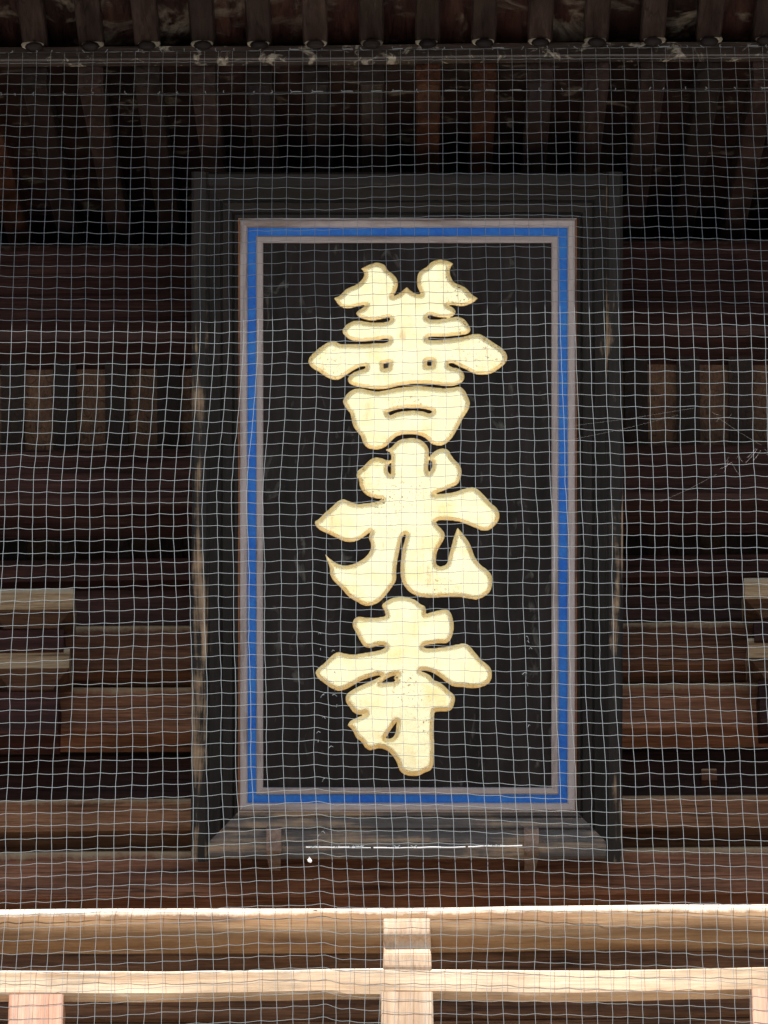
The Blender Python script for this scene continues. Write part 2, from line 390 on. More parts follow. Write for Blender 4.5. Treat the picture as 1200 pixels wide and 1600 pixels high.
cove(775, 874, .80, 1.10, M_cove_shade)
# back lining so that no sky shows through the joints
beam('lining', gate, M_black, (-W, W), (1.62, 1.72), (zat(1436, 1.62), 18.6), 'X', jit=0)
# bearing blocks with tapered feet, stacked at both sides
def bearing_block(px0, px1, pyt, pym, pyb, y, depth):
    x0, x1 = xat(px0, pym, y), xat(px1, pym, y)
    zt, zm, zb = zat(pyt, y), zat(pym, y), zat(pyb, y+.078)
    w2, d2 = (x1-x0)/2, depth/2; tp = .078
    rings = [(zb, w2-tp, d2-tp), (zb+.35*(zm-zb), w2-tp*.80, d2-tp*.8), (zb+.7*(zm-zb), w2-tp*.40, d2-tp*.4), (zm, w2, d2), (zt-.006, w2, d2), (zt, w2-.006, d2-.006)]
    zc = (zt+zb)/2; ob = None
    for nm, rg, mt in (('bearing_block', rings[3:], M_block), ('block_foot', rings[:4], M_foot_shade)):
        V = []; F = []
        for z, a, d in rg: V += [(-a, -d, z-zc), (a, -d, z-zc), (a, d, z-zc), (-a, d, z-zc)]
        for k in range(len(rg)-1):
            for q in range(4):
                i, j = k*4+q, k*4+(q+1) % 4
                F.append((i, j, j+4, i+4))
        F += [(3, 2, 1, 0)] if nm == 'block_foot' else [tuple(range(len(V)-4, len(V)))]
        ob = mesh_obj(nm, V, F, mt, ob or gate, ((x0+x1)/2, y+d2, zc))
    return ob
for s in (0, 1):
    f = (lambda a, b: (a, b)) if s == 0 else (lambda a, b: (1278-b, 1278-a))
    dy = 0 if s == 0 else -8
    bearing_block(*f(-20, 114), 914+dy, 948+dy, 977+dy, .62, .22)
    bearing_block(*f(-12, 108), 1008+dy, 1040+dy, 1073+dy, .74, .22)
    # bracket arms the blocks sit on
    for (a, c, p0, p1, yy) in ((-70, 100, 977, 1010, .705), (-70, 92, 1073, 1139, .83)):
        a, c = f(a, c)
        beam('bracket_arm', gate, M_darkred, (xat(a, p0, yy), xat(c, p0, yy)), (yy, yy+.22), (zat(p1+dy, yy), zat(p0+dy, yy)), 'X')
beam('peg', gate, M_brown, (xat(1096, 1215, 1.38), xat(1120, 1215, 1.38)), (1.36, 1.46), (zat(1226, 1.38), zat(1208, 1.38)), 'Y', c=.004, jit=.001)

# eaves: base rafters, eave board, flying rafters, roof
YK = -1.80
ends_z = zat(132, YK+.04)
SL = math.tan(R(20))
def sloped(name, mat, wx, th, y0, y1, slope, c=.008):
    """timber running in depth, its underside at z=0 where y=y0"""
    pr = chamfer(-wx, wx, 0, th, c)
    V = []; F = []
    ts = steps(y0, y1, .3)
    for tt in ts:
        for a, bb in pr: V.append((a, tt-y0, bb+(tt-y0)*slope))
    n = len(pr)
    for k in range(len(ts)-1):
        for q in range(n):
            p, r = k*n+q, k*n+(q+1) % n
            F.append((p, r, r+n, p+n))
    F.append(tuple(range(n))); F.append(tuple(range((len(ts)-1)*n, len(ts)*n)))
    me = bpy.data.meshes.new(name); me.from_pydata(V, [], F); me.materials.append(mat)
    bm = bmesh.new(); bm.from_mesh(me); bmesh.ops.recalc_face_normals(bm, faces=bm.faces); bm.to_mesh(me); bm.free()
    return me
RW = .055
raft = sloped('rafter', M_raft, RW, .125, YK+.04, 1.60, SL)
raftr = sloped('rafter', M_raftr, RW, .125, YK+.04, 1.60, SL)
bay = sloped('soffit_board', M_bay, PITCHX/2-.002, .02, YK+.04, 1.60, SL, c=.002)
kz0, kz1 = zat(92, YK-.01), zat(70, YK-.01)
EAVE = .985
FS = math.tan(R(6))
flyr = sloped('flying_rafter', M_fly, .056, .105, YK-EAVE+.08, YK+.12, FS)
flyb = sloped('eave_soffit_board', M_flyb, PITCHX/2-.002, .02, YK-EAVE+.08, YK+.12, FS, c=.002)
fz = kz1 - (EAVE-.08)*FS + .012
for k in range(-11, 11):
    x = (k+.5)*PITCHX
    red = k in (0, 1, -8)
    link_mesh('rafter', raftr if red else raft, gate, (x, YK+.04, ends_z+random.uniform(-.004, .004)))
    link_mesh('soffit_board', bay, gate, (x+PITCHX/2, YK+.04, ends_z+.1255))
    fr = link_mesh('flying_rafter', flyr, gate, (x, YK-EAVE+.08, fz+random.uniform(-.004, .004)))
    link_mesh('eave_soffit_board', flyb, gate, (x+PITCHX/2, YK-EAVE+.08, fz+.09))
    # dark rounded plug at the foot of each flying rafter
    V = []; F = []
    for i in range(5):
        a = i/4*math.pi/2
        for j in range(12):
            h = j/12*2*math.pi
            V.append((.042*math.cos(a)*math.cos(h), -.022*math.sin(a), .024*math.cos(a)*math.sin(h)))
    for i in range(4):
        for j in range(12): F.append((i*12+j, i*12+(j+1) % 12, (i+1)*12+(j+1) % 12, (i+1)*12+j))
    mesh_obj('plug', V, F, M_black, gate, (x, YK-.032, kz1-.012), smooth=True)
    sg = random.uniform(-.012, .012)
    mesh_obj('plug_rim', [(vx*1.22+sg, vy*.8, vz*1.25+.010+.5*abs(sg)) for vx, vy, vz in V], F, M_rim, gate, (x, YK-.024, kz1-.008), smooth=True)
beam('eave_board', gate, M_kioi, (-W, W), (YK-.02, YK+.034), (kz0, kz1), 'X', c=.006, jit=.004)
beam('eave_fascia', gate, M_kioi, (-W, W), (YK-EAVE, YK-EAVE+.075), (fz-.02, fz+.15), 'X')
# roof body over both rafter layers
yb = 6.5
zt0 = ends_z+.16; 
V = [(-W-.5, YK-EAVE-.06, fz+.152), (W+.5, YK-EAVE-.06, fz+.152), (W+.5, YK+.1, fz+.125+EAVE*FS), (-W-.5, YK+.1, fz+.125+EAVE*FS),
     (W+.5, yb, zt0+(yb-YK)*SL), (-W-.5, yb, zt0+(yb-YK)*SL)]
V += [(x, y, z+.26) for x, y, z in V]
F = [(0, 1, 2, 3), (3, 2, 4, 5), (6, 9, 8, 7), (9, 11, 10, 8), (0, 6, 7, 1), (1, 7, 8, 2), (2, 8, 10, 4), (4, 10, 11, 5), (5, 11, 9, 3), (3, 9, 6, 0)]
mesh_obj('roof', V, F, M_roof, gate, (0, 0, 0))
# balcony floor boards, posts and lower storey that carry the upper floor
for k in range(-16, 16):
    beam('floor_board', gate, M_floor, (k*.26+.003, k*.26+.257), (-2.15, 1.46), (zf-.05, zf), 'Y', c=.004, jit=.002, step=.6)
beam('floor_joist', gate, M_dark, (-W, W), (-1.9, -1.6), (zf-.33, zf-.052), 'X')
beam('lower_wall', gate, M_wall, (-W, W), (1.6, 1.75), (0.02, zf-.06), 'X', jit=0, step=2)
for x in (-3.9, -1.95, 1.95, 3.9):
    rr = .24; pr = [(rr*math.cos(a*math.pi/10), rr*math.sin(a*math.pi/10)) for a in range(20)]
    Vc, Fc = sweep(pr, [0, 5, zf-.34], 'Z'); fix(mesh_obj('column', Vc, Fc, M_brown, gate, (x, -1.3, .01), smooth=False))

# ------------------------------------------------------------------ balustrade
YB = -1.62
bal = empty('balustrade', (0, YB, zf)); WORLD['balustrade'] = Vector((0, YB, zf))
tag(bal, 'sun-bleached wooden balustrade with round handrail below the plaque', 'balustrade')
zh1, zh0 = zat(1418, YB-.02), zat(1474, YB-.06)
rr = (zh1-zh0)/2
pr = []
for a in range(20):
    h = a/20*2*math.pi
    pr.append((rr*.98*math.cos(h)*(1 if math.sin(h) > -.6 else .93), rr*max(math.sin(h), -.90)))
V, F = sweep(pr, steps(-W, W, .09), 'X', .008, 3.3)
fix(mesh_obj('handrail', V, F, M_rail, bal, (0, YB, (zh0+zh1)/2), smooth=True))
zm1, zm0 = zat(1514, YB-.06), zat(1553, YB-.06)
beam('middle_rail', bal, M_rail2, (-W, W), (YB-.065, YB+.005), (zm0, zm1), 'X', c=.010, jit=.012, step=.06)
beam('bottom_rail', bal, M_rail, (-W, W), (YB-.06, YB+.06), (zf+.05, zf+.17), 'X', c=.008)
px_c = [(56, 82), (636, 79), (1216, 79)]
def strut(xc):
    # upper strut: bulging head across the rail, notched neck, flaring foot
    zt, zb = zat(1432, YB-.1), zm1-.002
    H = zt-zb
    prof = [(-.075, 1.0), (-.098, .97), (-.103, .85), (-.103, .70), (-.098, .62), (-.070, .55), (-.062, .45), (-.066, .38), (-.078, .27), (-.072, 0.04), (-.060, -.05), (.0, -.05), (.0, .2), (.06, .2), (.06, 1.0)]
    V = []; F = []
    for q, hw in ((-1, .095), (1, .095)):
        for (yy, f) in prof:
            wq = hw + (.003 if f < .3 else 0)
            V.append((q*wq, yy, zb+f*H-(zt+zb)/2))
    n = len(prof)
    for i in range(n):
        j = (i+1) % n; F.append((i, j, j+n, i+n))
    F += [tuple(range(n))[::-1], tuple(range(n, 2*n))]
    o = fix(mesh_obj('strut', V, F, M_post, bal, (xc, YB, (zt+zb)/2)))
    bm = bmesh.new(); bm.from_mesh(o.data); bmesh.ops.bevel(bm, geom=[e for e in bm.edges], offset=.004, segments=1, affect='EDGES'); bm.to_mesh(o.data); bm.free()
strut(xat(636, 1470, YB-.09))
for i, (pc, pw) in enumerate(px_c):
    xc = xat(pc, 1580, YB-.06); hw = pw/2/375
    beam('post', bal, M_post if i == 1 else M_pink, (xc-hw, xc+hw), (YB-.085, YB+.085), (zf+.172, zm0-.002), 'Z', c=.006, jit=.005)
for pc in (-524, 1796):
    xc = xat(pc, 1580, YB-.06)
    beam('post', bal, M_post, (xc-.105, xc+.105), (YB-.085, YB+.085), (zf+.172, zm0-.002), 'Z', c=.006)

# ------------------------------------------------------------------ plaque
PX = 335.0
base_dir = fwd + RT*((636-600)/F_PX) + UP*((800-1345)/F_PX)
PB = CAM + base_dir*DIST
plaque = empty('temple_plaque', PB)
plaque.rotation_euler = Matrix(((RT.x, UP.x, -fwd.x), (RT.y, UP.y, -fwd.y), (RT.z, UP.z, -fwd.z))).to_euler()
tag(plaque, 'tall black framed temple plaque with three large gold characters and a blue border', 'signboard')
def L(px, py, z=0.0): return ((px-636)/PX, (1345-py)/PX, z)
def pmesh(name, V, F, mat, parent=None, smooth=False):
    o = mesh_obj(name, V, F, mat, None, (0, 0, 0), smooth); o.parent = parent or plaque
    return fix(o)
ZF = -.060                     # face of the black field
def slab(name, mat, px0, py0, px1, py1, z0, z1, parent=None, c=.003, axis='X', jit=.0015):
    (x0, y1, _), (x1, y0, _) = L(px0, py0), L(px1, py1)
    if axis == 'X':
        Vv, Ff = sweep(chamfer(y0, y1, z0, z1, c), steps(x0, x1, .08), 'X', jit, px0+py0)
    else:
        pr = chamfer(x0, x1, z0, z1, c)
        Vv, Ff = sweep(pr, steps(y0, y1, .08), 'Y', jit, px0+py0)
    return pmesh(name, Vv, Ff, mat, parent)
slab('panel', M_panel, 405, 372, 868, 1238, -.10, ZF, c=.001, jit=0)
slab('backing_board', M_fy, 312, 282, 960, 1335, -.16, -.102, c=.001, jit=0)
def mitred(name, inner, prof, mats):
    """four mitred rails round a rectangle; prof is a list of (outward px, z)"""
    x0, y0, x1, y1 = inner
    for side in range(4):
        V = []; F = []
        nst = 24
        for (wv, z) in prof:
            if side == 0: a, c = (x0-wv, y0-wv), (x1+wv, y0-wv)
            elif side == 1: a, c = (x1+wv, y0-wv), (x1+wv, y1+wv)
            elif side == 2: a, c = (x1+wv, y1+wv), (x0-wv, y1+wv)
            else: a, c = (x0-wv, y1+wv), (x0-wv, y0-wv)
            for k in range(nst+1):
                s = k/nst; j = .5*noise.noise(Vector((s*14, wv*.3+side*7, z*40))) if 0 < k < nst else 0
                V.append(L(a[0]+(c[0]-a[0])*s+(j if side % 2 else 0), a[1]+(c[1]-a[1])*s+(0 if side % 2 else j), z))
        n = len(prof); m_ = nst+1
        for i in range(n):
            for k in range(nst):
                p, q = i*m_+k, ((i+1) % n)*m_+k
                F.append((p, p+1, q+1, q))
        F.append(tuple(i*m_ for i in range(n))); F.append(tuple(i*m_+nst for i in range(n)))
        pmesh(name, V, F, mats[side])
T4 = [M_trimx, M_trimy, M_trimx, M_trimy]
mitred('inner_trim', (411, 379, 862, 1231), [(0, -.062), (.6, ZF+.022), (3, ZF+.027), (9.5, ZF+.022), (11.5, ZF+.010), (11.5, -.09), (0, -.09)], T4)
mitred('blue_strip', (399.5, 367.5, 873.5, 1242.5), [(0, -.0535), (14.2, -.0535), (14.2, -.09), (0, -.09)], [M_blue]*4)
mitred('outer_trim', (386.5, 355, 887, 1255), [(0, -.07), (.3, -.040), (2, -.033), (10, -.030), (12, -.034), (12.6, -.05), (12.6, -.09), (0, -.09)], T4)
mitred('trim_edge', (373.8, 342.3, 899.7, 1267.7), [(.05, -.052), (.05, -.041), (2.2, -.041), (2.2, -.052)], [M_trimx, M_rust, M_trimx, M_rust])
mitred('frame_rail', (373.5, 342, 900, 1268), [(0, -.056), (2.4, -.050), (7.5, -.046), (8.2, -.060), (10.4, -.058), (11, -.026), (25.5, -.006), (26, -.022), (28.6, -.020), (29.2, .010), (45, .040), (47.5, .050), (47.5, -.10), (0, -.10)], [M_fx, M_fy, M_fb, M_fy])
for nm, a in (('L', (300, 270, 326, 1345)), ('R', (946.5, 270, 972, 1345))):
    slab('edge_band', M_band, *a, -.17, .075, axis='Y', c=.012, jit=.004)
slab('edge_band', M_fx, 326.3, 270.5, 946.2, 294.5, -.168, .068, axis='X', c=.010, jit=.003)
slab('edge_band', M_fb, 326.3, 1316, 946.2, 1341, -.168, .066, axis='X', c=.014, jit=.003)

# ---- carved gold characters, traced as outlines and raised with a chamfered border
K = 1200/340.0
def conv(pts, y0): return [(470+x/K, y0+y/K) for x, y in pts]
zen_top = conv([(180,264),(212,252),(250,215),(300,192),(335,165),(348,135),(342,112),(330,103),(365,85),(405,70),(435,70),(465,85),(480,110),(505,128),(525,150),(536,180),(532,210),(520,238),(508,254),(540,240),(565,220),(586,203),(605,222),(630,238),(662,242),(652,222),(642,195),(641,160),(650,125),(672,105),(695,92),(715,70),(750,54),(790,54),(820,62),(842,75),(828,95),(824,125),(832,155),(850,180),(880,192),(915,212),(945,245),(980,266),(950,290),(910,307),(870,310),(838,303),(816,305),(840,318),(854,335),(848,358),(820,370),(780,373),(740,367),(708,361),(699,369),(706,379),(740,383),(790,378),(840,370),(880,370),(905,385),(928,415),(938,440),(925,460),(890,469),(840,475),(780,479),(720,479),(703,483),(702,493),(720,497),(790,493),(860,485),(920,472),(950,463),(990,463),(1030,488),(1075,518),(1115,545),(1138,578),(1140,603),(1130,624),(1090,659),(1045,684),(990,689),(950,681),(910,659),(870,641),(835,624),(819,625),(817,638),(840,647),(870,654),(892,669),(904,694),(898,721),(870,741),(835,751),(780,749),(720,742),(660,739),(600,742),(540,751),(480,764),(430,770),(370,764),(310,754),(270,739),(258,719),(268,694),(295,674),(330,661),(355,652),(356,640),(330,645),(290,664),(245,694),(205,717),(180,717),(140,701),(100,674),(60,649),(42,624),(42,604),(55,582),(80,558),(115,530),(160,505),(190,503),(210,515),(280,518),(350,518),(420,514),(475,509),(487,500),(484,490),(465,490),(430,497),(370,504),(310,504),(265,492),(240,470),(228,450),(240,425),(265,402),(295,390),(330,390),(380,398),(440,399),(480,393),(494,384),(490,375),(465,377),(430,384),(390,390),(350,382),(318,368),(305,352),(315,335),(345,315),(354,302),(310,312),(265,322),(230,318),(205,300),(192,280)], 390)
zen_top_h = [conv([(456,626),(488,621),(484,649),(458,653)], 390), conv([(698,611),(725,609),(724,639),(696,639)], 390)]
zen_low = conv([(232,310),(240,285),(265,255),(300,236),(340,236),(380,245),(420,251),(470,244),(530,232),(600,223),(660,221),(720,227),(780,233),(830,231),(880,225),(900,240),(920,275),(933,310),(930,340),(915,370),(895,400),(875,440),(850,485),(820,525),(785,548),(750,550),(720,540),(695,515),(665,498),(620,489),(570,490),(530,500),(500,525),(470,555),(440,570),(400,572),(370,565),(345,540),(330,500),(310,475),(290,445),(280,410),(272,375),(250,345)], 540)
zen_low_h = [conv([(478,368),(520,354),(570,346),(630,344),(680,348),(727,360),(715,373),(680,363),(630,357),(580,359),(530,367),(490,381)], 540)]
kou = conv([(463,80),(500,65),(515,48),(545,25),(600,15),(650,20),(690,48),(707,80),(705,125),(725,100),(755,78),(790,72),(815,82),(830,108),(850,135),(875,160),(888,195),(880,245),(865,270),(825,290),(790,305),(755,318),(738,325),(780,322),(850,312),(900,295),(955,287),(985,305),(1020,340),(1055,378),(1085,405),(1097,440),(1090,475),(1065,505),(1035,525),(1000,526),(960,510),(910,490),(860,475),(810,471),(760,471),(747,479),(755,495),(775,515),(793,540),(795,560),(780,593),(755,638),(747,683),(750,713),(768,723),(790,719),(806,708),(815,673),(830,618),(845,563),(865,508),(890,538),(930,593),(945,628),(960,668),(990,713),(1030,743),(1055,778),(1057,818),(1045,863),(1010,893),(970,908),(930,903),(880,895),(800,895),(720,897),(660,893),(610,873),(575,838),(555,798),(549,743),(553,683),(562,623),(575,573),(580,549),(568,553),(555,583),(545,633),(533,693),(527,753),(525,803),(500,843),(465,888),(430,923),(390,940),(350,941),(310,921),(265,893),(220,843),(175,798),(160,763),(158,733),(145,693),(132,656),(160,681),(200,708),(240,718),(280,713),(330,691),(365,663),(385,628),(385,598),(375,568),(384,533),(360,553),(320,578),(280,590),(240,586),(200,568),(150,545),(105,523),(80,498),(80,473),(95,465),(130,430),(170,395),(210,360),(235,353),(270,365),(310,377),(370,373),(430,362),(447,352),(410,348),(380,340),(345,315),(325,280),(318,245),(307,225),(315,195),(345,172),(370,145),(400,124),(440,124),(470,135),(497,136),(498,115),(490,95)], 680)
kou_h = [conv([(497,152),(484,165),(479,185),(484,205),(496,217)], 680), conv([(708,135),(722,145),(726,165),(718,190),(707,206),(703,185),(705,155)], 680)]
ji = conv([(447,95),(470,70),(510,50),(550,44),(600,50),(640,68),(660,85),(685,98),(691,120),(690,139),(720,130),(770,118),(805,115),(825,130),(838,160),(845,205),(838,255),(820,290),(800,303),(760,303),(710,310),(685,315),(677,322),(690,328),(740,328),(800,322),(860,308),(905,303),(930,315),(960,350),(1000,395),(1045,435),(1056,475),(1045,515),(1010,540),(950,552),(890,545),(840,540),(800,515),(760,485),(720,462),(680,454),(662,456),(690,466),(715,481),(735,505),(760,515),(790,535),(820,565),(845,587),(852,605),(848,634),(835,664),(815,677),(770,679),(738,684),(736,719),(735,789),(736,859),(735,929),(730,979),(715,1004),(685,1017),(650,1034),(600,1035),(565,1024),(545,1004),(530,964),(510,929),(480,899),(440,884),(405,889),(380,894),(355,879),(335,849),(305,824),(290,794),(275,771),(257,757),(270,734),(300,717),(330,704),(357,692),(320,697),(290,684),(268,654),(248,624),(250,589),(285,559),(340,531),(390,509),(444,484),(436,480),(390,489),(340,507),(290,534),(240,560),(205,566),(170,552),(125,520),(90,490),(80,465),(95,440),(130,410),(170,370),(205,350),(240,358),(290,363),(350,355),(410,345),(455,332),(467,322),(455,315),(420,318),(380,328),(350,320),(325,285),(305,245),(285,205),(290,175),(315,155),(350,158),(400,160),(450,155),(467,150),(462,125)], 920)
ji_h = [conv([(442,523),(470,500),(530,475),(511,494),(524,512),(480,519)], 920), conv([(528,737),(505,769),(485,799),(469,826),(490,829),(512,817),(523,789)], 920)]
def smooth_poly(P, sub=4):
    P = [np.array(p, float) for p in P]; n = len(P); out = []
    T = []
    for i in range(n):
        a, c = P[i]-P[i-1], P[(i+1) % n]-P[i]
        la, lc = np.linalg.norm(a)+1e-9, np.linalg.norm(c)+1e-9
        cs = float(a@c)/(la*lc)
        T.append(None if cs < .30 else (a/la+c/lc)/np.linalg.norm(a/la+c/lc))
    for i in range(n):
        p, q = P[i], P[(i+1) % n]; l = np.linalg.norm(q-p)
        m0 = (q-p) if T[i] is None else T[i]*l
        m1 = (q-p) if T[(i+1) % n] is None else T[(i+1) % n]*l
        for k in range(sub):
            s = k/sub
            out.append((2*s**3-3*s*s+1)*p+(s**3-2*s*s+s)*m0+(-2*s**3+3*s*s)*q+(s**3-s*s)*m1)
    return np.array(out)
def sdf(polys, X, Y):
    d = np.full(X.shape, 1e9); ins = np.zeros(X.shape, bool)
    for P in polys:
        Q = np.roll(P, -1, axis=0)
        for (ax, ay), (bx, by) in zip(P, Q):
            ex, ey = bx-ax, by-ay; L2 = ex*ex+ey*ey+1e-12
            tt = np.clip(((X-ax)*ex+(Y-ay)*ey)/L2, 0, 1)
            d = np.minimum(d, (X-ax-tt*ex)**2+(Y-ay-tt*ey)**2)
            if ay != by:
                c = (ay > Y) != (by > Y)
                ins ^= c & (X < (bx-ax)*(Y-ay)/(by-ay)+ax)
    d = np.sqrt(d)
    return np.where(ins, d, -d)
BEV, ZH, LIP = 8.0, .0150, .009
def height(d):
    s = min(max(d/BEV, 0.0), 1.0)
    return ZF + LIP + (ZH-LIP)*(.8*s+.2*math.sin(s*math.pi/2))
def carve(polys, step=1.6):
    """marching squares over the signed distance to the outline"""
    P = [smooth_poly(p) for p in polys]
    allp = np.concatenate(P); lo, hi = allp.min(0)-3, allp.max(0)+3
    xs = np.arange(lo[0], hi[0], step); ys = np.arange(lo[1], hi[1], step)
    X, Y = np.meshgrid(xs, ys); Dd = sdf(P, X, Y)
    Dd[np.abs(Dd) < .02] = .02
    V = []; Fc = []; Fb = []; Fw = []; idx = {}; walls = []
    def vin(i, j):
        k = (i, j)
        if k not in idx:
            idx[k] = len(V); V.append(L(xs[j], ys[i], height(Dd[i, j])))
        return idx[k]
    def ved(i, j, i2, j2):
        k = ((i, j), (i2, j2)) if (i, j) < (i2, j2) else ((i2, j2), (i, j))
        if k not in idx:
            (a, b_), (c, e) = k; f = Dd[a, b_]/(Dd[a, b_]-Dd[c, e])
            idx[k] = len(V); V.append(L(xs[b_]+(xs[e]-xs[b_])*f, ys[a]+(ys[c]-ys[a])*f, ZF+LIP))
        return idx[k]
    for i in range(len(ys)-1):
        for j in range(len(xs)-1):
            cs = [(i, j), (i, j+1), (i+1, j+1), (i+1, j)]
            s = [Dd[c] > 0 for c in cs]
            if not any(s): continue
            if all(s):
                f = tuple(vin(*c) for c in cs)
                (Fc if min(Dd[c] for c in cs) > BEV*.6 else Fb).append(f[::-1]); continue
            f = []; cuts = []
            for q in range(4):
                c, e = cs[q], cs[(q+1) % 4]
                if Dd[c] > 0: f.append(vin(*c))
                if (Dd[c] > 0) != (Dd[e] > 0):
                    k = ved(*c, *e); f.append(k); cuts.append(k)
            Fb.append(tuple(f)[::-1])
            if len(cuts) == 2: walls.append((cuts[0], cuts[1]))
    for a, c in walls:
        n0 = len(V); V.append((V[a][0], V[a][1], ZF-.004)); V.append((V[c][0], V[c][1], ZF-.004))
        Fw.append((a, c, n0+1, n0))
    return V, Fc, Fb, Fw
def character(pieces, label):
    V = []; FC = []; FB = []; FW = []
    for polys in pieces:
        v, fc, fb, fw = carve(polys); o = len(V); V += v
        FC += [tuple(i+o for i in f) for f in fc]; FB += [tuple(i+o for i in f) for f in fb]; FW += [tuple(i+o for i in f) for f in fw]
    me = bpy.data.meshes.new('gold_character'); me.from_pydata(V, [], FC+FB+FW); me.materials.append(M_gold); me.materials.append(M_goldedge); me.materials.append(M_goldwall)
    for k, p in enumerate(me.polygons):
        p.material_index = 0 if k < len(FC) else 1 if k < len(FC)+len(FB) else 2; p.use_smooth = True
    bm = bmesh.new(); bm.from_mesh(me); bmesh.ops.recalc_face_normals(bm, faces=bm.faces)
    bm.to_mesh(me); bm.free()
    o = bpy.data.objects.new('gold_character', me); COL.objects.link(o); o.parent = plaque; o['label'] = label
    return o
character([[zen_top]+zen_top_h, [zen_low]+zen_low_h], 'top gold character with two horns')
character([[kou]+kou_h], 'middle gold character with two spreading legs')
character([[ji]+ji_h], 'bottom gold character with a hooked stem')

# ------------------------------------------------------------------ iron brackets holding the plaque's foot
def iron(pc, lab):
    hw = 11.5/PX
    z = .098
    path = [(1291, z-.060, 1.0), (1293, z-.004, 1.0), (1295, z, 1.0), (1327, z+.006, 1.0), (1331, z-.006, .98), (1348, z-.10, .86), (1364, z-.26, .74), (1368, z-.42, .70)]
    V = []; F = []
    x0 = (pc-636)/PX
    for k, (py, zz, wv) in enumerate(path):
        y = (1345-py)/PX
        for th in (0, -.022):
            nx = 0
            V.append((x0-hw*wv, y+(.010 if th and k > 3 else 0), zz+th)); V.append((x0+hw*wv, y+(.010 if th and k > 3 else 0), zz+th))
    for k in range(len(path)-1):
        a = k*4; c = a+4
        F += [(a, a+1, c+1, c), (a+2, c+2, c+3, a+3), (a, c, c+2, a+2), (a+1, a+3, c+3, c+1)]
    F += [(0, 2, 3, 1), (len(V)-4, len(V)-3, len(V)-1, len(V)-2)]
    mw = plaque.matrix_basis if False else (Matrix.Translation(PB) @ plaque.rotation_euler.to_matrix().to_4x4())
    Vw = [mw @ Vector(v) for v in V]
    ctr = sum(Vw, Vector())/len(Vw)
    o = fix(mesh_obj('iron_bracket', [v-ctr for v in Vw], F, M_iron, None, ctr))
    tag(o, lab, 'bracket', 'iron brackets under the plaque')
iron(428.5, 'rusty iron bracket under the lower left of the plaque frame')
iron(829.5, 'rusty iron bracket under the lower right of the plaque frame')

# ------------------------------------------------------------------ bird net
YN = -1.86
CW, CH = .0628, .0582
ZT = zat(77, YN)
net = empty('bird_net', (0, YN, zf-.1)); WORLD['bird_net'] = Vector((0, YN, zf-.1))
tag(net, 'white square mesh bird net hanging from the eaves in front of the plaque', 'net')
XS = xat(497, 1100, YN); XS2 = xat(828, 1060, YN)
def nz(a, b_, c): return noise.noise(Vector((a, b_, c)))
def netpt(u, v):
    """u columns, v rows down from the eave wire"""
    x, z = u*CW, ZT - v*CH
    h = ZT-z
    low = min(1, max(0, (h-2.2)/2.4)); mid = min(1, max(0, (h-1.3)/.8))
    dx = .024*nz(x*1.1, z*.9, 3.1) + .010*nz(x*3.2, z*2.6, 8.8) + .0026*nz(u*.9, v*.9, 20.1)
    dz = .016*nz(x*1.0, z*1.2, 13.0) + .007*nz(x*3.0, z*3.0, 17.0) + .0022*nz(u*.9, v*.9, 31.0) + .0019*math.cos(u*math.pi+1.1*nz(0, v*.4, 2.0))
    dx *= .35+.65*mid
    dz -= low*.040*abs(x-XS)
    # mended tear: rows step down just right of the seam
    s = min(1, max(0, (x-XS)/CW*.9)); dz -= (.3+.7*low)*.016*mid*s
    if abs(x-XS) < .35: dx += mid*.014*math.exp(-((x-XS+.06)/.12)**2)
    # slack folds left of the plaque
    dx += mid*.035*math.exp(-((x+.75)/.5)**2)*math.sin(h*1.55+.6)
    dy = .06*nz(x*.8, z*.7, 5.5) + .012*nz(x*4, z*4, 7.7)
    k = min(1, h/.5)
    return Vector((x+dx, YN+.10*min(1, h/4.2)+dy*k*(1-.75*min(1, h/3.8)), z+dz*k))
def tube(V, F, pts, r, sides=4):
    n0 = len(V); m_ = len(pts)
    for i, p in enumerate(pts):
        t_ = (pts[min(i+1, m_-1)]-pts[max(i-1, 0)])
        t_ = t_.normalized() if t_.length > 1e-9 else Vector((0, 0, 1))
        a = t_.cross(Vector((0, 1, 0)))
        if a.length < .1: a = t_.cross(Vector((1, 0, 0)))
        a.normalize(); c = t_.cross(a)
        for q in range(sides):
            h = q*2*math.pi/sides+math.pi/4
            V.append(p+a*(r*math.cos(h))+c*(r*math.sin(h)))
    for i in range(m_-1):
        for q in range(sides):
            p, s = n0+i*sides+q, n0+i*sides+(q+1) % sides
            F.append((p, s, s+sides, p+sides))
U0, U1 = -38, 38
VN = int((ZT-(zf+.02))/CH)
RS = .00115
V = []; F = []
org = Vector((0, YN, zf-.1))
for u in range(U0, U1+1):
    pts = []
    for q in range(VN*3+1): pts.append(netpt(u, q/3)-org)
    tube(V, F, pts, RS)
for v in range(0, VN+1):
    pts = []
    for q in range((U1-U0)*4+1):
        uu = U0+q/4; p = netpt(uu, v)
        fr = (q % 4)/4
        p.z -= .0022*math.sin(fr*math.pi)*(1 if (int(q//4)+v) % 2 else .35)
        pts.append(p-org)
    tube(V, F, pts, RS*.92)
mesh_obj('netting', V, F, M_net, net, org, smooth=True)
